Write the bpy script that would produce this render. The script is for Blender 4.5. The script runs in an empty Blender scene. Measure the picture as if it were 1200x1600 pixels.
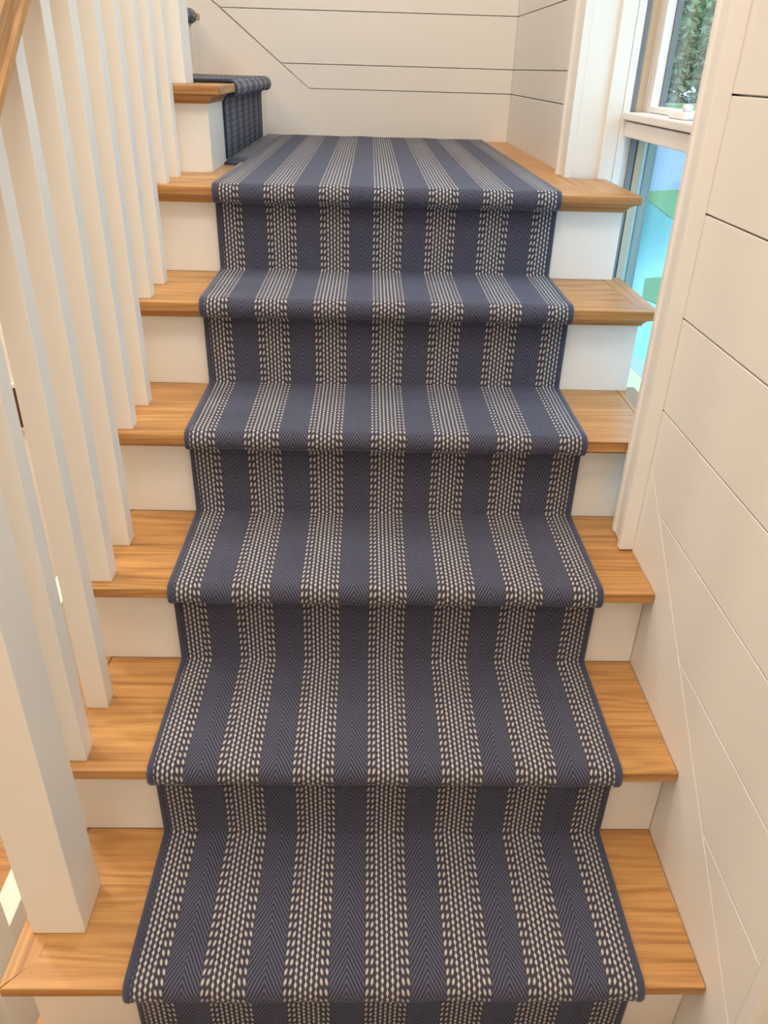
import bpy, bmesh, math, random
from mathutils import Matrix, Vector
random.seed(7)
scn = bpy.context.scene
COL = scn.collection

# ------------------------------------------------------------------ camera
cam_data = bpy.data.cameras.new('camera')
cam_data.sensor_fit = 'VERTICAL'
cam_data.sensor_height = 36.0
cam_data.lens = 27.2205
cam_data.shift_x = -2.34/1600
cam_data.clip_start = 0.02
cam_data.clip_end = 400
cam = bpy.data.objects.new('camera', cam_data)
COL.objects.link(cam)

def cam_axes(pitch, yaw, roll):
    cy, sy, cp, sp = math.cos(yaw), math.sin(yaw), math.cos(pitch), math.sin(pitch)
    f = Vector((sy*cp, cy*cp, -sp)); r = Vector((cy, -sy, 0)); u = r.cross(f)
    c, s = math.cos(roll), math.sin(roll)
    return c*r + s*u, -s*r + c*u, f
r_, u_, f_ = cam_axes(math.radians(29.822), math.radians(1.798), math.radians(1.691))
cam.matrix_world = Matrix(((r_.x, u_.x, -f_.x, -0.0408), (r_.y, u_.y, -f_.y, -0.6217),
                           (r_.z, u_.z, -f_.z, 1.1445), (0, 0, 0, 1)))
scn.camera = cam

# ------------------------------------------------------------------ view, sky, sun, lamps
scn.view_settings.view_transform = 'Standard'
scn.view_settings.look = 'None'
scn.view_settings.gamma = 1.0
scn.view_settings.use_curve_mapping = False
scn.view_settings.exposure = -0.04

world = bpy.data.worlds.new('sky')
scn.world = world
world.use_nodes = True
bg = world.node_tree.nodes['Background']
bg.inputs['Color'].default_value = (0.52, 0.77, 1.0, 1)
bg.inputs['Strength'].default_value = 3.1

sun = bpy.data.lights.new('sun', 'SUN')
sun.energy = 2.0; sun.angle = 0.02; sun.color = (1.0, 0.95, 0.86)
sun_o = bpy.data.objects.new('sun', sun)
sun_o.rotation_euler = Vector((0.10, 0.75, -0.65)).to_track_quat('-Z', 'Y').to_euler()
COL.objects.link(sun_o)

def area_lamp(name, loc, size, power, col, rot=(0, 0, 0)):
    l = bpy.data.lights.new(name, 'AREA')
    l.shape = 'DISK'; l.size = size; l.energy = power; l.color = col
    o = bpy.data.objects.new(name, l); o.location = loc; o.rotation_euler = rot
    COL.objects.link(o)
    return o
WARM = (1.0, 0.90, 0.78)
area_lamp('ceiling_lamp', (-0.10, -0.55, 3.30), 0.9, 42, WARM)
area_lamp('ceiling_lamp', (-0.10, 1.70, 3.30), 0.6, 20, WARM)
area_lamp('ceiling_lamp', (-0.6, -2.0, 3.30), 0.9, 22, WARM)
area_lamp('ceiling_lamp', (-1.9, 0.6, 3.30), 0.9, 42, WARM)
area_lamp('hall_fill', (-1.9, 1.6, 1.9), 0.5, 60, WARM)  # added fill, no fixture here; brightens the hall behind the balusters

# ------------------------------------------------------------------ measures
H, D = 0.184, 0.23143          # riser height, going
HW = 0.3765                    # half width of the carpet runner
WX = 0.468                     # face of the right wall
BY = 2.55                      # face of the back wall
ZF = -7*H                      # lower hall floor
ZC = 3.4                       # ceiling
ZL = 5*H+0.003                       # landing
UY0, UY1 = 1.400, BY           # upper flight, stringer side and wall side
UX = -0.415                    # first upper riser
BX = -0.4945                   # line of the balusters

# ------------------------------------------------------------------ helpers
def link(name, me, mat=None, parent=None, smooth=False):
    o = bpy.data.objects.new(name, me)
    COL.objects.link(o)
    if mat: me.materials.append(mat)
    if smooth:
        me.polygons.foreach_set('use_smooth', [True]*len(me.polygons))
    if parent:
        o.parent = parent
        w = parent_world(parent)
        o.location = -w
    return o

def parent_world(o):
    v = Vector((0, 0, 0))
    while o:
        v += o.location
        o = o.parent
    return v

def thing(name, label, cat, loc=(0, 0, 0), group=None):
    o = bpy.data.objects.new(name, None)
    o.empty_display_size = 0.1
    o.location = loc
    COL.objects.link(o)
    return tag(o, label, cat, group)

def tag(o, label, cat, group=None):
    o['label'] = label; o['category'] = cat
    if group: o['group'] = group
    return o

def struct(o):
    o['kind'] = 'structure'
    return o

def from_bm(name, bm, mat, parent=None, smooth=False):
    bmesh.ops.recalc_face_normals(bm, faces=bm.faces)
    me = bpy.data.meshes.new(name)
    bm.to_mesh(me); bm.free()
    return link(name, me, mat, parent, smooth)

def bevel(bm, w, seg=2):
    if w > 0:
        bmesh.ops.bevel(bm, geom=list(bm.edges), offset=w, segments=seg, profile=0.5, affect='EDGES', clamp_overlap=True)

def box_bm(bm, x0, x1, y0, y1, z0, z1):
    v = [bm.verts.new(p) for p in ((x0,y0,z0),(x1,y0,z0),(x1,y1,z0),(x0,y1,z0),(x0,y0,z1),(x1,y0,z1),(x1,y1,z1),(x0,y1,z1))]
    for f in ((0,3,2,1),(4,5,6,7),(0,1,5,4),(1,2,6,5),(2,3,7,6),(3,0,4,7)):
        bm.faces.new([v[i] for i in f])

def box(name, x0, x1, y0, y1, z0, z1, mat, parent=None, bev=0.0015):
    bm = bmesh.new()
    box_bm(bm, x0, x1, y0, y1, z0, z1)
    bevel(bm, bev)
    return from_bm(name, bm, mat, parent)

def prism_bm(bm, pts, a0, a1, axis):
    """pts: 2-D outline; axis: extrusion axis. axis z -> pts (x,y); x -> (y,z); y -> (x,z)"""
    def P(p, a):
        return {'z': (p[0], p[1], a), 'x': (a, p[0], p[1]), 'y': (p[0], a, p[1])}[axis]
    A = [bm.verts.new(P(p, a0)) for p in pts]
    B = [bm.verts.new(P(p, a1)) for p in pts]
    bm.faces.new(A); bm.faces.new(B[::-1])
    n = len(pts)
    for i in range(n):
        bm.faces.new((A[i], A[(i+1) % n], B[(i+1) % n], B[i]))

def prism(name, pts, a0, a1, axis, mat, parent=None, bev=0.0):
    bm = bmesh.new()
    prism_bm(bm, pts, a0, a1, axis)
    bevel(bm, bev)
    return from_bm(name, bm, mat, parent)

# ------------------------------------------------------------------ node helpers
class NB:
    def __init__(self, name):
        self.mat = bpy.data.materials.new(name)
        self.mat.use_nodes = True
        self.nt = self.mat.node_tree
        self.bsdf = self.nt.nodes['Principled BSDF']
        self.out = self.nt.nodes['Material Output']
    def n(self, t, **kw):
        x = self.nt.nodes.new(t)
        for k, v in kw.items(): setattr(x, k, v)
        return x
    def l(self, a, b): self.nt.links.new(a, b)
    def put(self, v, sock):
        if hasattr(v, 'links'): self.l(v, sock)
        else: sock.default_value = v
    def m(self, op, a, b=None, c=None, clamp=False):
        x = self.n('ShaderNodeMath', operation=op, use_clamp=clamp)
        self.put(a, x.inputs[0])
        if b is not None: self.put(b, x.inputs[1])
        if c is not None: self.put(c, x.inputs[2])
        return x.outputs[0]
    def mix(self, fac, a, b):
        x = self.n('ShaderNodeMix', data_type='RGBA')
        self.put(fac, x.inputs[0]); self.put(a, x.inputs[6]); self.put(b, x.inputs[7])
        return x.outputs[2]
    def noise(self, vec, scale, detail=3, rough=0.55, dist=0.0):
        x = self.n('ShaderNodeTexNoise')
        if vec is not None: self.l(vec, x.inputs['Vector'])
        x.inputs['Scale'].default_value = scale; x.inputs['Detail'].default_value = detail
        x.inputs['Roughness'].default_value = rough; x.inputs['Distortion'].default_value = dist
        return x.outputs['Fac']
    def ramp(self, fac, stops):
        x = self.n('ShaderNodeValToRGB')
        e = x.color_ramp.elements
        while len(e) < len(stops): e.new(0.5)
        for i, (p, c) in enumerate(stops): e[i].position = p; e[i].color = c
        self.l(fac, x.inputs['Fac'])
        return x.outputs['Color']
    def mapped(self, scale, rnd=True):
        tc = self.n('ShaderNodeTexCoord')
        src = tc.outputs['Object']
        if rnd:
            oi = self.n('ShaderNodeObjectInfo')
            off = self.n('ShaderNodeVectorMath', operation='SCALE')
            self.l(src, off.inputs[0]); off.inputs['Scale'].default_value = 1.0
            mul = self.m('MULTIPLY', oi.outputs['Random'], 37.0)
            add = self.n('ShaderNodeVectorMath', operation='ADD')
            cmb = self.n('ShaderNodeCombineXYZ')
            for i in range(3): self.l(mul, cmb.inputs[i])
            self.l(src, add.inputs[0]); self.l(cmb.outputs[0], add.inputs[1])
            src = add.outputs[0]
        mp = self.n('ShaderNodeMapping')
        mp.inputs['Scale'].default_value = scale
        self.l(src, mp.inputs['Vector'])
        return mp.outputs[0]
    def bump(self, h, strength, dist):
        x = self.n('ShaderNodeBump')
        x.inputs['Strength'].default_value = strength; x.inputs['Distance'].default_value = dist
        self.l(h, x.inputs['Height']); self.l(x.outputs[0], self.bsdf.inputs['Normal'])
    def set(self, **kw):
        for k, v in kw.items():
            self.put(v, self.bsdf.inputs[k.replace('_', ' ')])

def srgb(r, g, b):
    f = lambda c: (c/255/12.92) if c/255 <= 0.04045 else ((c/255+0.055)/1.055)**2.4
    return (f(r), f(g), f(b), 1)

def plain(name, col, rough=0.5, noise_amt=0.0, scale=40.0, bump=0.0):
    N = NB(name)
    if noise_amt > 0:
        v = N.noise(N.mapped((1, 1, 1), False), scale, 3)
        dark = tuple(c*(1-noise_amt) for c in col[:3]) + (1,)
        N.set(Base_Color=N.mix(v, dark, col))
        if bump: N.bump(v, bump, 0.002)
    else:
        N.set(Base_Color=col)
    N.set(Roughness=rough)
    return N.mat

def oak(name, axis):
    N = NB(name)
    def sc(al, ac): return {'x': (al, ac, ac), 'y': (ac, al, ac), 'z': (ac, ac, al)}[axis]
    broad = N.noise(N.mapped(sc(0.7, 9.0)), 1.0, 2, 0.45, 0.35)
    rings = N.m('MULTIPLY_ADD', N.m('SINE', N.m('MULTIPLY', broad, 95.0)), 0.5, 0.5)
    fibre = N.noise(N.mapped(sc(6.0, 240.0)), 1.0, 4, 0.65)
    tone = N.noise(N.mapped(sc(0.8, 3.0)), 1.0, 2)
    streak = N.noise(N.mapped(sc(2.2, 75.0)), 1.0, 3, 0.6, 0.2)
    g = N.m('ADD', N.m('MULTIPLY', rings, 0.13), N.m('ADD', N.m('MULTIPLY', fibre, 0.38), N.m('ADD', N.m('MULTIPLY', streak, 0.40), N.m('MULTIPLY', tone, 0.22))))
    col = N.ramp(g, [(0.34, srgb(134, 88, 44)), (0.5, srgb(168, 118, 64)), (0.62, srgb(185, 136, 79)), (0.85, srgb(202, 156, 98))])
    N.set(Base_Color=col, Roughness=N.m('MULTIPLY_ADD', fibre, 0.25, 0.25))
    N.bsdf.inputs['Specular IOR Level'].default_value = 0.55
    N.bump(fibre, 0.12, 0.001)
    return N.mat

def paint(name, col, rough=0.42):
    N = NB(name)
    v = N.noise(N.mapped((1, 1, 1), False), 120.0, 2)
    N.set(Base_Color=col, Roughness=rough)
    N.bump(v, 0.035, 0.001)
    return N.mat

def carpet_material():
    N = NB('striped_wool')
    uv = N.n('ShaderNodeUVMap', uv_map='weave')
    sp = N.n('ShaderNodeSeparateXYZ'); N.l(uv.outputs[0], sp.inputs[0])
    wob = N.noise(uv.outputs[0], 60.0, 2)
    U = N.m('ADD', N.m('ADD', sp.outputs[0], -0.002), N.m('MULTIPLY', N.m('SUBTRACT', wob, 0.5), 0.0016))
    V = sp.outputs[1]
    P, c, q = 0.1177, 0.00745, 0.0142
    s = N.m('MULTIPLY', N.m('SUBTRACT', N.m('FRACT', N.m('MULTIPLY_ADD', U, 1/P, 0.5)), 0.5), P)
    a = N.m('ABSOLUTE', s)
    idx = N.m('FLOOR', N.m('MULTIPLY_ADD', s, 1/c, 0.5))
    t = N.m('SUBTRACT', s, N.m('MULTIPLY', idx, c))
    aidx = N.m('ABSOLUTE', idx)
    in_group = N.m('LESS_THAN', aidx, 4.5)
    outer = N.m('GREATER_THAN', aidx, 2.5)
    # slanted dashes in the two outer columns on each side of a stripe
    lean = N.m('MULTIPLY', N.m('SIGN', idx), 0.9)
    vd = N.m('SUBTRACT', N.m('FRACT', N.m('DIVIDE', N.m('ADD', V, N.m('MULTIPLY', t, lean)), q)), 0.5)
    e = N.m('ADD', N.m('POWER', N.m('ABSOLUTE', N.m('DIVIDE', t, 0.0024)), 2.2), N.m('POWER', N.m('ABSOLUTE', N.m('DIVIDE', vd, 0.33)), 2.2))
    dash = N.m('SUBTRACT', 1.25, e, clamp=True)
    # chain-stitch columns in the middle, neighbours staggered by half a stitch
    ph = N.m('MULTIPLY', idx, math.pi)
    w = N.m('MULTIPLY_ADD', N.m('COSINE', N.m('ADD', N.m('MULTIPLY', V, 2*math.pi/0.0104), ph)), 0.00095, 0.0016)
    chain = N.m('MULTIPLY', N.m('SUBTRACT', w, N.m('ABSOLUTE', t)), 1400.0, clamp=True)
    lite = N.m('MULTIPLY', in_group, N.m('ADD', N.m('MULTIPLY', outer, dash), N.m('MULTIPLY', N.m('SUBTRACT', 1.0, outer), chain)))
    lite = N.m('MINIMUM', lite, 1.0)
    # herringbone between the stripes
    d = N.m('SUBTRACT', P/2, a)
    hb = N.m('SINE', N.m('MULTIPLY', N.m('ADD', V, N.m('MULTIPLY', d, 1.9)), 2*math.pi/0.0102))
    hb01 = N.m('MULTIPLY_ADD', hb, 0.5, 0.5)
    cross = N.m('MULTIPLY_ADD', N.m('SINE', N.m('MULTIPLY', N.m('SUBTRACT', V, N.m('MULTIPLY', d, 1.9)), 2*math.pi/0.0042)), 0.5, 0.5)
    fuzz = N.noise(uv.outputs[0], 900.0, 3, 0.7)
    navy = N.mix(hb01, srgb(47, 45, 56), srgb(98, 99, 119))
    ground = srgb(66, 62, 72)
    base = N.mix(in_group, navy, ground)
    yarn = N.mix(fuzz, srgb(162, 156, 153), srgb(222, 217, 212))
    col = N.mix(lite, base, yarn)
    col = N.mix(N.m('MULTIPLY', fuzz, 0.35), col, N.mix(0.5, col, srgb(50, 52, 70)))
    N.set(Base_Color=col, Roughness=0.92)
    N.bsdf.inputs['Specular IOR Level'].default_value = 0.15
    N.bsdf.inputs['Sheen Weight'].default_value = 0.3
    N.bsdf.inputs['Sheen Roughness'].default_value = 0.45
    N.bsdf.inputs['Sheen Tint'].default_value = srgb(190, 205, 235)
    hgt = N.m('ADD', N.m('MULTIPLY', lite, 1.0), N.m('ADD', N.m('MULTIPLY', fuzz, 0.3), N.m('MULTIPLY', N.m('SUBTRACT', 1.0, in_group), N.m('ADD', N.m('MULTIPLY', hb01, 0.8), N.m('MULTIPLY', cross, 0.15)))))
    N.bump(hgt, 0.8, 0.0016)
    return N.mat

def glass(name, tint, refl=1.0):
    N = NB(name)
    N.nt.nodes.remove(N.bsdf)
    tr = N.n('ShaderNodeBsdfTransparent'); tr.inputs[0].default_value = tint
    gl = N.n('ShaderNodeBsdfGlossy'); gl.inputs['Roughness'].default_value = 0.02
    lw = N.n('ShaderNodeLayerWeight'); lw.inputs['Blend'].default_value = 0.5
    fr = N.m('MULTIPLY_ADD', N.m('POWER', lw.outputs['Facing'], 5.0), 0.9, 0.035)
    mx = N.n('ShaderNodeMixShader')
    N.l(N.m('MULTIPLY', fr, refl), mx.inputs[0])
    N.l(tr.outputs[0], mx.inputs[1]); N.l(gl.outputs[0], mx.inputs[2])
    N.l(mx.outputs[0], N.out.inputs['Surface'])
    return N.mat

WHITE = paint('white_wall_paint', (0.80, 0.775, 0.74, 1), 0.5)
TRIM = paint('white_trim_paint', (0.84, 0.82, 0.785, 1), 0.32)
VINYL = paint('white_window_frame', (0.84, 0.83, 0.82, 1), 0.3)
GASKET = plain('grey_weatherstrip', srgb(122, 128, 132), 0.5)
BEADING = plain('tan_jamb_liner', srgb(196, 176, 150), 0.5)
CLAD = plain('grey_outer_cladding', srgb(150, 156, 150), 0.5)
OAKX = oak('oak_grain_along_x', 'x')
OAKY = oak('oak_grain_along_y', 'y')
CARPET = carpet_material()
BIND = plain('navy_cotton_binding', srgb(60, 62, 84), 0.9, 0.3, 500)
BIND.node_tree.nodes['Principled BSDF'].inputs['Sheen Weight'].default_value = 0.3
GLASS = glass('clear_window_glass', (0.95, 0.99, 0.97, 1))
GLASS_LOW = glass('blue_tinted_window_glass', (0.84, 0.96, 1.0, 1))
CREAM = plain('cream_wall_paint', (0.84, 0.79, 0.70, 1), 0.6)

# ------------------------------------------------------------------ room shell
def plane_box(name, *a, mat=WHITE): return struct(box(name, *a, mat, None, 0))
XL, YR = -3.2, -3.2
plane_box('floor', XL, 0.7, YR, BY+0.1, ZF-0.1, ZF, mat=OAKX)
plane_box('ceiling', XL, 0.75, YR, BY+0.12, ZC, ZC+0.1, mat=CREAM)
plane_box('wall_left', XL-0.1, XL, YR, BY+0.1, ZF, ZC, mat=CREAM)
plane_box('wall_front', XL-0.1, 0.7, YR-0.1, YR, ZF, ZC, mat=CREAM)

# back wall: backing and shiplap boards
SEAMS = [0.1715 + 0.1588*i for i in range(-10, 22)]
GAP = 0.0026
TH = 0.012
back = plane_box('wall_back', XL, 0.70, BY+TH, BY+0.11, ZF, ZC)
SLOPE = H/D
SKX = -0.262
def up_skirt(x): return ZL + 0.149 + SLOPE*max(0.0, (SKX - x))
def back_plank(z0, z1):
    # board clipped on the left by the slanted skirt of the upper flight
    def xl(z): return SKX - max(0.0, (z - ZL - 0.149))/SLOPE
    a, b = xl(z0) + 0.004, xl(z1) + 0.004
    a, b = max(a, -2.2), max(b, -2.2)
    x1 = WX
    prism('plank', [(a, z0), (x1, z0), (x1, z1), (b, z1)], BY, BY+TH, 'y', WHITE, back, 0.0009)
zs = [ZL+0.149+GAP] + [1.150 + 0.1605*i for i in range(15)]
for i in range(len(zs)-1):
    back_plank(zs[i] + (GAP/2 if i else 0), zs[i+1]-GAP/2)
# plain boarding of the hall below and left of the stairs
plane_box('baseboard_back', XL, -0.60, BY+0.002, BY+TH, ZF, 0.6)
# skirt of landing and upper flight (flush with the boards)
struct(prism('trim_1', [(WX, ZL-0.02), (WX, ZL+0.149), (SKX, ZL+0.149), (-2.2, ZL+0.149+SLOPE*1.921), (-2.2, ZL+0.149+SLOPE*1.921-0.42), (-0.52, ZL-0.02)],
             BY, BY+TH, 'y', WHITE, None, 0.0009))

# right wall: backing in pieces around the window opening
WIN_Y0, WIN_Y1, WIN_Z0, WIN_Z1 = 0.685, 1.480, 0.20, 2.75
wr = bmesh.new()
box_bm(wr, WX+TH, 0.66, -0.09, WIN_Y0-0.002, ZF, ZC)
box_bm(wr, WX+TH, 0.66, WIN_Y1+0.002, BY+TH, ZF, ZC)
box_bm(wr, WX+TH, 0.66, WIN_Y0-0.002, WIN_Y1+0.002, ZF, WIN_Z0)
box_bm(wr, WX+TH, 0.66, WIN_Y0-0.002, WIN_Y1+0.002, WIN_Z1, ZC)
wall_right = struct(from_bm('wall_right', wr, WHITE))
YE = -0.066            # near end of the boards
CAS0 = WIN_Y0-0.078    # outer edge of the near casing
SK0 = 0.065
def sk(y): return SK0 + SLOPE*y
def right_plank(z0, z1, y0, y1):
    # clip below by the slanted skirt line
    pts = []
    g = 0.0035
    lo0, lo1 = sk(y0)+g, sk(y1)+g
    ya, yb = y0, y1
    def inv(z): return (z-g-SK0)/SLOPE
    if lo0 >= z1: return
    if lo1 <= z0: pts = [(y0, z0), (y1, z0), (y1, z1), (y0, z1)]
    else:
        start = [(y0, lo0)] if lo0 > z0 else [(y0, z0), (inv(z0), z0)]
        end = [(y1, lo1), (y1, z1)] if lo1 < z1 else [(inv(z1), z1)]
        pts = start + end + [(y0, z1)]
    prism('plank', pts, WX, WX+TH, 'x', WHITE, wall_right, 0.0008)
for i in range(len(SEAMS)-1):
    z0, z1 = SEAMS[i]+GAP/2, SEAMS[i+1]-GAP/2
    if z1 > 0 and z0 < ZC-0.05: right_plank(z0, min(z1, ZC), YE, CAS0+0.006)
# far part of the right wall, beyond the window
CASF = WIN_Y1+0.080
for i in range(len(zs)-1):
    box('plank', WX, WX+TH, CASF-0.006, BY-0.0008, zs[i] + (GAP/2 if i else 0), zs[i+1]-GAP/2, WHITE, wall_right, 0.0008)
struct(box('baseboard_right', WX, WX+TH, CASF-0.006, BY-0.0008, ZL-0.02, ZL+0.149, WHITE, None, 0.0008))
# slanted skirt board beside the lower treads
struct(prism('trim_2', [(YE, -0.6), (YE, sk(YE)), (CAS0+0.006, sk(CAS0+0.006)), (CAS0+0.006, 0.20)], WX, WX+TH, 'x', WHITE, None, 0.0008))
# corner board at the near end of the wall and the return behind it
struct(box('trim_3', WX-0.001, 0.66, -0.0895, YE-0.0008, ZF, ZC, TRIM, None, 0.0015))
plane_box('wall_passage', 0.66, 0.70, YR, -0.07, ZF, ZC, mat=CREAM)

# ------------------------------------------------------------------ window
win = struct(bpy.data.objects.new('window_1', None)); COL.objects.link(win)
win.location = (WX, (WIN_Y0+WIN_Y1)/2, WIN_Z0)
def casing(name, y_out, y_in, z0, z1):
    # moulded board: thick outer back band, shallow field, small inner bead (profile in y, x)
    s = 1 if y_in > y_out else -1
    P = [(0, 0.0), (0, 0.026), (0.014, 0.026), (0.018, 0.019), (0.030, 0.017), (0.064, 0.015), (0.068, 0.019), (abs(y_in-y_out), 0.019), (abs(y_in-y_out), 0.0)]
    pts = [(WX - d, y_out + s*o) for o, d in P]
    return prism(name, pts, z0, z1, 'z', TRIM, win, 0.0008)
casing('casing', CAS0, WIN_Y0, 2*H-0.003, WIN_Z1+0.09)
casing('casing', CASF, WIN_Y1, ZL-0.008, WIN_Z1+0.09)
JX = 0.567
box('jamb', WX-0.001, JX, WIN_Y1-0.001, WIN_Y1+0.02, WIN_Z0, WIN_Z1, TRIM, win, 0.001)
box('jamb', WX-0.001, JX, WIN_Y0-0.02, WIN_Y0+0.001, WIN_Z0, WIN_Z1, TRIM, win, 0.001)
box('jamb', WX, JX, WIN_Y0, WIN_Y1, WIN_Z1-0.001, WIN_Z1+0.02, TRIM, win, 0.001)
box('jamb_stop', 0.530, JX, WIN_Y1-0.014, WIN_Y1-0.0005, WIN_Z0, WIN_Z1, TRIM, win, 0.002)
box('sill', WX, JX+0.005, WIN_Y0, WIN_Y1, WIN_Z0-0.02, WIN_Z0+0.004, TRIM, win, 0.001)
# vinyl frame, stepped: frame / weatherstrip / liner / sash stile / gasket / glass
MZ0, MZ1 = 1.015, 1.068
for (ya, yb, sgn) in ((WIN_Y1, WIN_Y1-0.016, -1), (WIN_Y0, WIN_Y0+0.016, 1)):
    lo, hi = min(ya, yb), max(ya, yb)
    box('frame_stile', JX, 0.585, lo, hi, WIN_Z0, WIN_Z1, VINYL, win, 0.001)
    box('frame_stile', 0.585, 0.645, min(ya, ya+sgn*0.010), max(ya, ya+sgn*0.010), WIN_Z0, WIN_Z1, VINYL, win, 0.001)
    # upper sash
    box('weatherstrip', 0.586, 0.597, min(ya, ya+sgn*0.013), max(ya, ya+sgn*0.013), MZ1, WIN_Z1, GASKET, win, 0.0005)
    box('jamb_liner', 0.599, 0.617, min(ya, ya+sgn*0.014), max(ya, ya+sgn*0.014), MZ1, WIN_Z1, BEADING, win, 0.001)
    box('sash_stile', 0.622, 0.643, min(ya+sgn*0.011, ya+sgn*0.046), max(ya+sgn*0.011, ya+sgn*0.046), MZ1, WIN_Z1, VINYL, win, 0.002)
    box('gasket', 0.643, 0.657, min(ya+sgn*0.011, ya+sgn*0.050), max(ya+sgn*0.011, ya+sgn*0.050), MZ1, WIN_Z1, GASKET, win, 0.0005)
    box('outer_cladding', 0.6455, 0.668, lo, hi, WIN_Z0, WIN_Z1, CLAD, win, 0.001)
    # lower fixed light
    box('gasket', 0.600, 0.613, min(ya+sgn*0.0105, ya+sgn*0.022), max(ya+sgn*0.0105, ya+sgn*0.022), WIN_Z0, MZ0, GASKET, win, 0.0005)
    box('glazing_bead', 0.616, 0.634, min(ya+sgn*0.0105, ya+sgn*0.024), max(ya+sgn*0.0105, ya+sgn*0.024), WIN_Z0, MZ0, BEADING, win, 0.001)
y0, y1 = WIN_Y0+0.0165, WIN_Y1-0.0165
box('mullion', 0.578, 0.66, y0, y1, MZ0, MZ1-0.020, VINYL, win, 0.002)
box('mullion_ledge', 0.570, 0.66, y0, y1, MZ1-0.017, MZ1, VINYL, win, 0.003)
box('gasket', 0.612, 0.634, y0, y1, MZ0-0.006, MZ0, GASKET, win, 0.0005)
box('sash_rail', 0.622, 0.650, WIN_Y0+0.047, WIN_Y1-0.047, MZ1+0.001, MZ1+0.014, VINYL, win, 0.002)
# folding crank of the upper sash on the ledge
ck = box('crank_handle', 0.588, 0.616, 1.11, 1.21, MZ1, MZ1+0.016, VINYL, win, 0.005)
box('crank_knob', 0.590, 0.608, 1.115, 1.135, MZ1+0.0155, MZ1+0.028, VINYL, ck, 0.004)
box('pane', 0.652, 0.656, WIN_Y0+0.046, WIN_Y1-0.046, MZ1+0.010, WIN_Z1, GLASS, win, 0)
box('pane', 0.637, 0.641, WIN_Y0+0.011, WIN_Y1-0.011, WIN_Z0, MZ0-0.006, GLASS_LOW, win, 0)

# ------------------------------------------------------------------ staircase (lower flight)
T = 0.0195                       # tread thickness
ZO = -0.006                     # wood surface below the carpet plane
NF = 0.004                      # nosing front relative to k*D
RF = 0.039                      # riser face behind nosing
LX, LXI = -0.553, -0.508        # left return nosing
RXI, RXO = 0.508, 0.553         # right return nosing in the window bay
SX = 0.527                      # skirt face of the bay side

def scotia(name, x0, x1, yf, yb, zt, mat, parent, left=True, right=True, s=0.017):
    """cove moulding under a nosing, swept round its returned ends"""
    prof = [(0, 0), (s, 0), (s, -0.003), (s*0.62, -s*0.45), (s*0.32, -s*0.78), (0.003, -s-0.002), (0, -s-0.002)]
    bm = bmesh.new()
    rows = []
    for o, z in prof:
        a = x0 - (o if left else 0); b = x1 + (o if right else 0); yy = yf - o
        path = ([(a, yb)] if left else []) + [(a, yy), (b, yy)] + ([(b, yb)] if right else [])
        rows.append([bm.verts.new((x, y, zt+z)) for x, y in path])
    n = len(rows)
    for i in range(n):
        A, B = rows[i], rows[(i+1) % n]
        for j in range(len(A)-1): bm.faces.new((A[j], A[j+1], B[j+1], B[j]))
    bm.faces.new([r[0] for r in rows]); bm.faces.new([r[-1] for r in rows][::-1])
    return from_bm(name, bm, mat, parent)

stairs = thing('staircase', 'straight flight of oak treads and white risers under the striped runner', 'staircase', (0, 0, ZF))
KMIN = -6
for k in range(KMIN, 5):
    zt = k*H + ZO
    yf = k*D + NF
    yb = (k+1)*D + NF + RF
    # right end: wall, or free end in the window bay
    if k == 2:
        xr = WX - 0.001
        main = [(LX+0.0008, yf), (xr, yf), (xr, WIN_Y0+0.003), (RXI, WIN_Y0+0.003), (RXI, yb), (LXI, yb), (LXI, yf+(LXI-LX))]
        rret = None
    elif k <= 2:
        xr = WX - 0.001
        main = [(LX+0.0008, yf), (xr, yf), (xr, yb), (LXI, yb), (LXI, yf+(LXI-LX))]
        rret = None
    elif k == 3:
        xr = WX - 0.001
        main = [(LX+0.0008, yf), (xr, yf), (xr, WIN_Y0+0.003), (RXI, WIN_Y0+0.003), (RXI, yb), (LXI, yb), (LXI, yf+(LXI-LX))]
        rret = [(RXI+0.0008, WIN_Y0+0.003), (RXO, WIN_Y0+0.003), (RXO, yb+0.025), (RXI+0.0008, yb+0.025)]
    else:
        w = RXO - RXI
        main = [(LX+0.0008, yf), (RXO-0.0008, yf), (RXI, yf+w), (RXI, yb), (LXI, yb), (LXI, yf+(LXI-LX))]
        rret = [(RXO, yf+0.0012), (RXO, yb+0.025), (RXI+0.0008, yb+0.025), (RXI+0.0008, yf+w+0.0006)]
    tr = prism('tread', main, zt-T, zt, 'z', OAKX, stairs, 0.002)
    prism('return_nosing', [(LX, yf+0.0012), (LXI-0.0008, yf+(LXI-LX)+0.0006), (LXI-0.0008, yb+0.02), (LX, yb+0.02)], zt-T, zt, 'z', OAKY, tr, 0.002)
    if rret: prism('return_nosing', rret, zt-T, zt, 'z', OAKY, tr, 0.002)
    rx = (WX - 0.001) if k < 3 else SX
    scotia('scotia', -0.535, rx, yf+RF-NF, yb, zt-T, OAKX, tr, True, k == 4)
    box('riser', -0.535, rx, yf+RF, yf+RF+0.016, (k-1)*H+ZO, zt-T, TRIM, stairs, 0.0006)
# stepped side skirts
def stepped(k0, k1, yend, low):
    pts = []
    for k in range(k0, k1+1):
        y = k*D + RF + 0.008
        pts += [(y, (k-1)*H + ZO - T), (y, k*H + ZO - T)]
    pts += [(yend, k1*H + ZO - T), (yend, low), (pts[0][0], low)]
    return pts
prism('stringer', stepped(KMIN+1, 5, 1.43, ZF), -0.534, -0.517, 'x', TRIM, stairs)
prism('stringer', stepped(3, 5, WIN_Y1-0.002, WIN_Z0+0.005), SX-0.016, SX-0.0006, 'x', TRIM, stairs)

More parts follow.
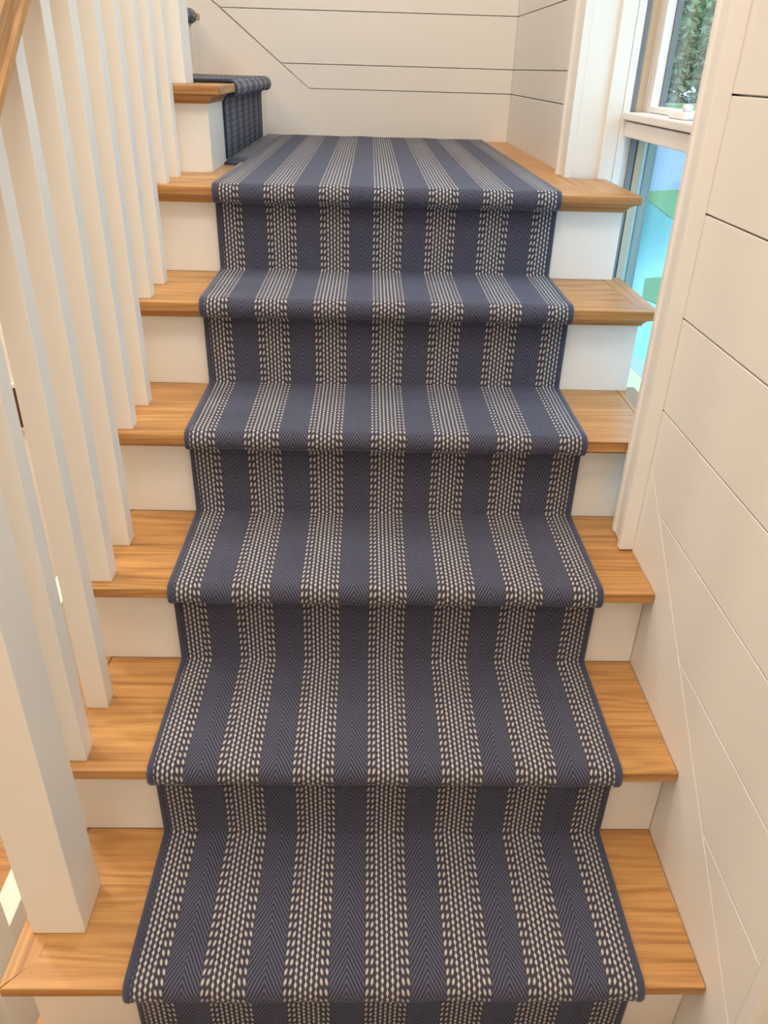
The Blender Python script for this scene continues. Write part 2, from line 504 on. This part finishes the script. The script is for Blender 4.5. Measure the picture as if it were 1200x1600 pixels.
# ------------------------------------------------------------------ landing
landing = thing('landing', 'oak landing floor at the stair turn, partly covered by striped carpet', 'landing', (0, 1.9, ZL-0.2))
zt = ZL + ZO; yf = 5*D + NF
w = RXO - RXI
NB_W = 0.115
RL = 0.424
YRB = yf+NB_W+0.0008
while YRB < WIN_Y1-0.015: YRB += 0.128
main = [(LX+0.0008, yf), (RXO, yf), (RXO, yf+0.046), (RL, yf+0.046), (RL, yf+NB_W), (LXI, yf+NB_W), (LXI, yf+(LXI-LX))]
ln = prism('nosing_board', main, zt-T, zt, 'z', OAKX, landing, 0.003)
prism('return_nosing', [(LX, yf+0.0012), (LXI-0.0008, yf+(LXI-LX)+0.0006), (LXI-0.0008, UY0+0.02), (LX, UY0+0.02)], zt-T, zt, 'z', OAKY, ln, 0.003)
prism('return_nosing', [(RXO, yf+0.0468), (RXO, WIN_Y1-0.015), (WX-0.0015, WIN_Y1-0.015), (WX-0.0015, YRB), (RL+0.0008, YRB), (RL+0.0008, yf+0.0468)], zt-T, zt, 'z', OAKY, ln, 0.003)
scotia('scotia', -0.535, SX, yf+RF, WIN_Y1-0.003, zt-T, OAKX, ln, True, True)
box('riser', -0.535, SX, yf+RF, yf+RF+0.016, 4*H+ZO, zt-T, TRIM, landing, 0.0006)
y = yf+NB_W+0.0008
while y < BY-0.01:
    y2 = min(y+0.128, BY-0.001)
    xr = RL if y < WIN_Y1-0.015 else WX-0.0015
    box('plank', LXI if y2 < UY0+0.02 else -0.43, xr, y, y2-0.0008, zt-T, zt, OAKX, landing, 0.0006)
    y = y2
box('subfloor', -0.53, WX-0.002, yf+0.05, BY-0.002, zt-0.20, zt-T-0.001, TRIM, landing, 0)

# ------------------------------------------------------------------ upper flight
upper = thing('staircase', 'upper flight of oak treads turning left beyond the landing', 'staircase', (UX, 1.5, ZL))
TUX = -0.3795
UC = 1.975                     # centre line of the upper runner
UN = 7
for j in range(1, UN):
    zt = ZL + j*H + ZO
    xf = TUX - (j-1)*D
    xr = UX - (j-1)*D
    xb = xf - D - 0.037
    yo, yi = UY0-0.034, UY0+0.012
    yn = UC + HW + (-0.004 if j == 1 else 0.09)
    main = [(xf, yo+0.0008), (xf, yn), (xr+0.0006, yn), (xr+0.0006, BY-0.001), (xb, BY-0.001), (xb, yi), (xf-(yi-yo), yi)]
    tr = prism('tread', main, zt-T, zt, 'z', OAKY, upper, 0.003)
    prism('return_nosing', [(xf-0.0012, yo), (xf-(yi-yo)-0.0006, yi-0.0008), (xb-0.02, yi-0.0008), (xb-0.02, yo)], zt-T, zt, 'z', OAKX, tr, 0.003)
    # scotia round the corner: front edge (facing +x) and side edge (facing -y)
    s = 0.017
    prof = [(0, 0), (s, 0), (s, -0.003), (s*0.62, -s*0.45), (s*0.32, -s*0.78), (0.003, -s-0.002), (0, -s-0.002)]
    bm = bmesh.new(); rows = []
    for o, z in prof:
        rows.append([bm.verts.new(p) for p in ((xr+o, yn-0.002, zt-T+z), (xr+o, UY0-o, zt-T+z), (xb, UY0-o, zt-T+z))])
    for i in range(len(rows)):
        A, B = rows[i], rows[(i+1) % len(rows)]
        for m in range(2): bm.faces.new((A[m], A[m+1], B[m+1], B[m]))
    bm.faces.new([r[0] for r in rows]); bm.faces.new([r[-1] for r in rows][::-1])
    from_bm('scotia', bm, OAKX, tr)
    box('riser', xr-0.016, xr, UY0, BY-0.001, zt-H+(0.0005 if j == 1 else 0), zt-T, TRIM, upper, 0.0006)
pts = []
for j in range(1, UN):
    x = UX - (j-1)*D - 0.008
    pts += [(x, ZL+(j-1)*H + (ZO+0.0005 if j == 1 else ZO-T)), (x, ZL+j*H+ZO-T)]
xe = UX-(UN-1)*D
pts += [(xe, ZL+(UN-1)*H+ZO-T), (xe, ZL+(UN-1)*H-0.34), (UX-0.12, ZL-0.20), (UX-0.008, ZL-0.20)]
prism('stringer', pts, UY0+0.0005, UY0+0.016, 'y', TRIM, upper)
prism('soffit', [(UX-0.12, ZL-0.20), (xe, ZL+(UN-1)*H-0.34), (xe, ZL+(UN-1)*H-0.33), (UX-0.12, ZL-0.19)], UY0+0.016, BY-0.001, 'y', TRIM, upper)

# ------------------------------------------------------------------ carpets
CT = 0.007   # carpet thickness
def arc(cx, cz, r, a0, a1, n):
    return [(cx + r*math.cos(math.radians(a0+(a1-a0)*i/n)), cz + r*math.sin(math.radians(a0+(a1-a0)*i/n))) for i in range(n+1)]

def runner_profile(n0, n1, tail, s_riser, first_z=None):
    """centre line of the pile surface in (s, z): s along the climb, steps n0..n1; ends on the last flat at s=tail"""
    pts = []
    rr = RF - 0.0085                # carpet face on the riser behind the nosing line
    for k in range(n0, n1+1):
        s0, z0 = k*D, k*H
        if k == n0 and first_z is not None: base = first_z
        else: base = z0 - H + 0.003
        if not pts: pts.append((s0+rr, base))
        # riser up, under the nosing, round it
        pts += [(s0+rr-0.0008, z0-0.075), (s0+rr-0.001, z0-0.050), (s0+rr-0.002, z0-0.042), (s0+rr-0.0055, z0-0.0385), (s0+0.0205, z0-0.0362)]
        pts += arc(s0+0.0125, z0-0.0185, 0.0180, 256, 180, 6)
        pts += arc(s0+0.0155, z0-0.0180, 0.0210, 176, 92, 7)
        pts += [(s0+0.032, z0+0.0030), (s0+0.060, z0+0.0025)]
        nxt = (k+1)*D + rr
        if k < n1: pts += [(nxt-0.05, z0+0.003), (nxt-0.004, z0+0.003), (nxt, z0+0.007)]
        else: pts.append((tail, z0+0.003))
    return pts

def sweep_carpet(name, prof, u0, u1, mapf, mat, parent, thick=CT, v0=0.0, cols=24, edge=0.0):
    """carpet sheet: pile surface with weave coordinates in metres, thickness below"""
    n = len(prof)
    # arc length
    L = [v0]
    for i in range(1, n): L.append(L[-1] + math.dist(prof[i], prof[i-1]))
    # normals (pointing out of the pile)
    nor = []
    for i in range(n):
        a = prof[max(0, i-1)]; b = prof[min(n-1, i+1)]
        dx, dz = b[0]-a[0], b[1]-a[1]
        m = math.hypot(dx, dz) or 1
        nor.append((-dz/m, dx/m))
    bm = bmesh.new(); uvl = bm.loops.layers.uv.new('weave')
    top, bot = [], []
    for i in range(n):
        s, z = prof[i]; ns, nz = nor[i]
        rowt, rowb = [], []
        for j in range(cols+1):
            u = u0 + (u1-u0)*j/cols
            e = min(abs(u-u0), abs(u-u1))
            w = 0.0007*math.sin(u*31+L[i]*9) + 0.0005*math.sin(u*53-L[i]*17)
            rowt.append(bm.verts.new(mapf(s+ns*w, u, z+nz*w)))
        for j in (0, cols):
            u = u0 + (u1-u0)*j/cols
            rowb.append(bm.verts.new(mapf(s-ns*thick, u, z-nz*thick)))
        top.append(rowt); bot.append(rowb)
    def quad(vs, uvs):
        f = bm.faces.new(vs)
        for lp, q in zip(f.loops, uvs): lp[uvl].uv = q
        return f
    U = [u0 + (u1-u0)*j/cols for j in range(cols+1)]
    for i in range(n-1):
        for j in range(cols):
            quad((top[i][j], top[i][j+1], top[i+1][j+1], top[i+1][j]), ((U[j], L[i]), (U[j+1], L[i]), (U[j+1], L[i+1]), (U[j], L[i+1])))
        quad((bot[i][1], bot[i][0], bot[i+1][0], bot[i+1][1]), ((U[-1], L[i]), (U[0], L[i]), (U[0], L[i+1]), (U[-1], L[i+1])))
        quad((bot[i][0], top[i][0], top[i+1][0], bot[i+1][0]), ((U[0], L[i]),)*2 + ((U[0], L[i+1]),)*2)
        quad((top[i][-1], bot[i][1], bot[i+1][1], top[i+1][-1]), ((U[-1], L[i]),)*2 + ((U[-1], L[i+1]),)*2)
    for i in (0, n-1):
        vs = top[i] + [bot[i][1], bot[i][0]]
        f = bm.faces.new(vs if i else vs[::-1])
        for lp in f.loops: lp[uvl].uv = (u0, L[i])
    me = bpy.data.meshes.new(name)
    bmesh.ops.recalc_face_normals(bm, faces=bm.faces)
    bm.to_mesh(me); bm.free()
    return link(name, me, mat, parent, True)

def sweep_binding(name, prof, u, mapf, parent, mat=None, w=0.0065, h=0.0045):
    """rounded tape wrapped round the carpet edge"""
    n = len(prof); M = 10
    bm = bmesh.new(); rings = []
    for i in range(n):
        a = prof[max(0, i-1)]; b = prof[min(n-1, i+1)]
        dx, dz = b[0]-a[0], b[1]-a[1]; m = math.hypot(dx, dz) or 1
        ns, nz = -dz/m, dx/m
        s, z = prof[i]; ring = []
        for j in range(M):
            t = 2*math.pi*j/M
            du = w*math.copysign(abs(math.cos(t))**0.7, math.cos(t)); dn = -0.0030 + h*math.sin(t)
            ring.append(bm.verts.new(mapf(s+ns*dn, u+du, z+nz*dn)))
        rings.append(ring)
    for i in range(n-1):
        for j in range(M):
            bm.faces.new((rings[i][j], rings[i][(j+1) % M], rings[i+1][(j+1) % M], rings[i+1][j]))
    bm.faces.new(rings[0][::-1]); bm.faces.new(rings[-1])
    return from_bm(name, bm, mat or BIND, parent, True)

lower_map = lambda s, u, z: (u, s, z)
EU = HW - 0.0065
runner = thing('stair_runner', 'long navy runner with pale woven stripes climbing the lower flight', 'runner', (0, 0.6, 0))
LSEAM = 1.565
prof = runner_profile(KMIN, 5, BY-0.004, 0)
sweep_carpet('carpet', prof, -EU, EU, lower_map, CARPET, runner)
sweep_binding('edge_binding', prof, EU, lower_map, runner)
sweep_binding('edge_binding', prof[:-1] + [(LSEAM, prof[-1][1])], -EU, lower_map, runner)
# narrow strip that widens the carpet up to the foot of the upper flight
lc = thing('carpet_strip', 'narrow plain navy carpet strip on the landing at the foot of the upper flight', 'carpet', (-0.39, 2.1, ZL))
lprof = [(LSEAM + (BY-0.004-LSEAM)*i/6, prof[-1][1]) for i in range(7)]
sweep_carpet('carpet', lprof, -0.4142, -EU-0.0003, lower_map, BIND, lc, v0=0.004, cols=4)

# runner of the upper flight (climbs to the left)
ur = thing('stair_runner', 'navy striped runner on the upper flight, folding over its first nosing', 'runner', (UX, 2.0, ZL))
upper_map = lambda s, u, z: (TUX - s, UC + u, ZL + z)
uprof = [(p[0]-D, p[1]) for p in runner_profile(1, UN-1, UN*D+0.0, 0, 0.0045)]
# keep the first riser clear of the riser board
uprof = [(p[0], p[1]) for p in uprof]
sweep_carpet('carpet', uprof, -EU, EU, upper_map, CARPET, ur)
for sgn in (-1, 1): sweep_binding('edge_binding', uprof, sgn*EU, upper_map, ur)

# ------------------------------------------------------------------ balustrade
BS, BW = 0.034, 0.037
def rail_z(y): return 0.785 + 0.785*y
bal = thing('balustrade', 'white square balusters and newel under a sloping oak handrail', 'balustrade', (BX, 0.6, 0))
box('newel_post', -0.534, -0.455, 0.086, 0.166, ZO, rail_z(0.087)+0.16, TRIM, bal, 0.002)
for k in range(1, 6):
    for off in (0.0235, 0.1405):
        y = k*D + off
        z0 = k*H + ZO
        bm = bmesh.new()
        za, zb = rail_z(y)+0.004, rail_z(y+BS)+0.004
        prism_bm(bm, [(y, z0), (y+BS, z0), (y+BS, zb), (y, za)], BX-BW/2, BX+BW/2, 'x')
        bevel(bm, 0.0012)
        from_bm('baluster', bm, TRIM, bal)
# handrail: rounded profile swept along the slope
def rail(name, p0, p1, parent, wid=0.060, hgt=0.062):
    pr = [(-0.5, 0), (0.5, 0), (0.5, 0.16), (0.43, 0.22), (0.43, 0.42), (0.5, 0.55), (0.5, 0.74), (0.42, 0.88), (0.25, 0.97), (0, 1), (-0.25, 0.97), (-0.42, 0.88), (-0.5, 0.74), (-0.5, 0.55), (-0.43, 0.42), (-0.43, 0.22), (-0.5, 0.16)]
    d = Vector(p1)-Vector(p0); ln = d.length; d.normalize()
    side = d.cross(Vector((0, 0, 1))).normalized(); up = side.cross(d)
    bm = bmesh.new(); Rg = []
    for t in (0, ln):
        Rg.append([bm.verts.new((a*wid, t, b*hgt)) for a, b in pr])
    n = len(pr)
    for i in range(n): bm.faces.new((Rg[0][i], Rg[0][(i+1) % n], Rg[1][(i+1) % n], Rg[1][i]))
    bm.faces.new(Rg[0][::-1]); bm.faces.new(Rg[1])
    o = from_bm(name, bm, OAKY, parent)
    p = Vector(p0) - parent_world(parent)
    o.matrix_local = Matrix(((side.x, d.x, up.x, p.x), (side.y, d.y, up.y, p.y), (side.z, d.z, up.z, p.z), (0, 0, 0, 1)))
    return o
rail('handrail', (BX, 0.166, rail_z(0.166)), (BX, 1.40, rail_z(1.40)), bal)
bal2 = thing('balustrade', 'white square newel and balusters on the upper flight left of the landing', 'balustrade', (-0.6, 1.47, ZL))
def urail(x): return ZL + 0.724 + 0.79*(-x-0.38)
box('newel_post', -0.545, -0.4605, UY0-0.004, UY0+0.088, ZL+H+ZO, ZL+1.25, TRIM, bal2, 0.002)
for j in range(1, 5):
    for off in (0.104, 0.218):
        if j == 1 and off < 0.2: continue
        x1 = TUX - (j-1)*D - off + 0.0165
        z0 = ZL + j*H + ZO
        bm = bmesh.new()
        prism_bm(bm, [(x1-BS-0.002, z0), (x1, z0), (x1, urail(x1)+0.004), (x1-BS-0.002, urail(x1-BS)+0.004)], UY0+0.004, UY0+0.004+BS, 'y')
        bevel(bm, 0.0012)
        from_bm('baluster', bm, TRIM, bal2)
rail('handrail', (-0.546, UY0+0.0205, urail(-0.546)), (-1.5, UY0+0.0205, urail(-1.5)), bal2)

# ------------------------------------------------------------------ hall seen between the balusters
kw = thing('low_partition', 'white low partition with square post, glimpsed beside the newel', 'partition', (-0.93, 0.2, ZF))
box('panel', -0.96, -0.90, -0.6, 0.70, ZF, -0.712, CREAM, kw, 0.002)
box('panel', -0.96, -0.90, 0.95, 1.35, ZF, -0.20, CREAM, kw, 0.002)  # added panel, covers the floor so the baluster gap looks bright
box('post', -0.975, -0.885, 0.41, 0.52, ZF, -0.55, TRIM, kw, 0.003)
pic = thing('framed_picture', 'small dark brown picture in white frame, glimpsed between the left balusters', 'picture', (-1.59, BY, -0.17))
box('picture_frame', -1.78, -1.42, BY-0.022, BY-0.0005, -0.275, -0.06, TRIM, pic, 0.003)
PIC = plain('brown_print', srgb(96, 62, 44), 0.5, 0.7, 22)
box('print', -1.765, -1.435, BY-0.025, BY-0.0215, -0.259, -0.078, PIC, pic, 0)

# ------------------------------------------------------------------ outdoors
GZ = -0.6
LAWN = plain('lawn_grass', srgb(104, 138, 70), 0.9, 0.35, 6.0)
CONC = plain('pale_driveway', srgb(138, 146, 160), 0.8, 0.15, 2.0)
SAND = plain('sand_coloured_patio', srgb(222, 190, 140), 0.8, 0.15, 12.0)
COPE = plain('pale_coping_stone', srgb(170, 172, 166), 0.7, 0.1, 20.0)
POOL = plain('turquoise_pool_water', srgb(104, 170, 170), 0.12, 0.18, 3.0)
def flat(name, pts, z, mat, th=0.06):
    return struct(prism(name, pts, z-th, z, 'z', mat))
flat('ground', [(0.72, -6), (80, -6), (80, 90), (0.72, 90)], GZ-0.03, CONC)
flat('patio', [(0.73, -2), (2.1, -2), (1.80, 4.15), (1.775, 4.45), (1.25, 5.2), (0.73, 5.6)], GZ+0.004, SAND)
flat('pool_coping', [(2.1, -2), (2.3, -2), (1.98, 4.15), (1.90, 4.62), (1.35, 5.45), (0.73, 5.9), (0.73, 5.6), (1.25, 5.2), (1.775, 4.45), (1.80, 4.15)], GZ+0.008, COPE)
flat('pool_water', [(2.3, -2), (6.5, 1.0), (5.2, 7.0), (4.25, 11.0), (4.6, 13.6), (2.5, 14.2), (0.73, 14.0), (0.73, 5.9), (1.35, 5.45), (1.90, 4.62), (1.98, 4.15)], GZ-0.005, POOL)
flat('lawn', [(4.6, 13.7), (4.27, 11.0), (5.25, 7.0), (9, 7), (9.0, 15.6), (6.0, 14.3)], GZ+0.002, LAWN)
flat('lawn', [(2.71, 7.15), (2.45, 6.4), (2.6, 5.9), (3.2, 5.6), (3.9, 6.4), (3.3, 7.4)], GZ+0.001, LAWN)  # flat green patch inside the pool outline, in the lawn colour
flat('lawn', [(8, 38), (40, 33), (80, 70), (60, 70), (25.4, 64.0), (21.5, 61.5), (8, 48)], GZ+0.002, LAWN)
flat('kerb', [(8, 48), (21.5, 61.5), (25.4, 64.0), (60, 70), (60, 71.2), (25.0, 65.3), (21.0, 62.9), (8, 49.5)], GZ+0.02, COPE)
# grassy tuft standing at the pool side
def leaf_blob(bm, c, rad, n, size, rnd):
    for _ in range(n):
        while True:
            v = Vector((rnd.uniform(-1, 1), rnd.uniform(-1, 1), rnd.uniform(-1, 1)))
            if 0.15 < v.length < 1: break
        v = v.normalized() * (v.length**0.5)
        p = Vector(c) + Vector((v.x*rad[0], v.y*rad[1], v.z*rad[2]))
        a = Vector((rnd.uniform(-1, 1), rnd.uniform(-1, 1), rnd.uniform(-0.6, 0.6))).normalized()
        b = a.cross(Vector((rnd.uniform(-1, 1), rnd.uniform(-1, 1), rnd.uniform(-1, 1)))).normalized()
        s = size*rnd.uniform(0.6, 1.3)
        q = [p-a*s, p+b*s*0.45, p+a*s, p-b*s*0.45]
        bm.faces.new([bm.verts.new(x) for x in q])
LEAF = [plain('tree_leaves_a', srgb(138, 166, 112), 0.7, 0.4, 1.5), plain('tree_leaves_b', srgb(152, 178, 126), 0.7, 0.35, 1.5), plain('hedge_leaves', srgb(128, 142, 112), 0.8, 0.4, 1.0)]
BARK = plain('bark', srgb(110, 98, 86), 0.9, 0.4, 3)
rnd = random.Random(3)
TREES = [((24.2, 74.0, GZ), 3.5, 13.0, 'rounded green tree at the left side of the upper pane', 0),
         ((29.5, 85.5, GZ), 4.4, 16.5, 'tall pale green tree further back in the middle of the upper pane', 1),
         ((32.4, 74.5, GZ), 3.5, 13.5, 'green tree at the right side of the upper pane', 0)]
for (loc, rad, ht, label, li) in TREES:
    t = thing('leafy_tree', label, 'tree', loc, 'trees beyond the lawn')
    bm = bmesh.new()
    for _ in range(34):
        a = rnd.uniform(0, 2*math.pi); rr2 = rad*rnd.uniform(0.1, 0.7)
        zc = rnd.uniform(0.12, 0.92)*ht
        leaf_blob(bm, (loc[0]+rr2*math.cos(a), loc[1]+rr2*math.sin(a), loc[2]+zc), (rad*0.42, rad*0.42, rad*0.36), 260, 0.46, rnd)
    o = from_bm('crown', bm, LEAF[li], t); o['kind'] = 'stuff'
    bm = bmesh.new()
    rings = []
    for z, r in ((0, 0.28), (0.6, 0.2), (2.2, 0.16), (ht*0.75, 0.05)):
        rings.append([bm.verts.new((loc[0]+r*math.cos(i*math.pi/4), loc[1]+r*math.sin(i*math.pi/4), loc[2]+z)) for i in range(8)])
    for i in range(3):
        for j in range(8): bm.faces.new((rings[i][j], rings[i][(j+1) % 8], rings[i+1][(j+1) % 8], rings[i+1][j]))
    bm.faces.new(rings[0][::-1]); bm.faces.new(rings[-1])
    from_bm('trunk', bm, BARK, t)
bm = bmesh.new()
for i in range(16):
    leaf_blob(bm, (15+i*1.5, 66.6+rnd.uniform(-.3, .3), GZ+3.6), (1.5, 0.7, 1.6), 120, 0.36, rnd)
    leaf_blob(bm, (15+i*1.5, 66.4+rnd.uniform(-.4, .4), GZ+1.5), (1.5, 0.9, 1.8), 180, 0.36, rnd)
hd = tag(from_bm('hedge', bm, LEAF[2]), 'low grey green hedge along the far edge of the lawn', 'hedge')
hd['kind'] = 'stuff'
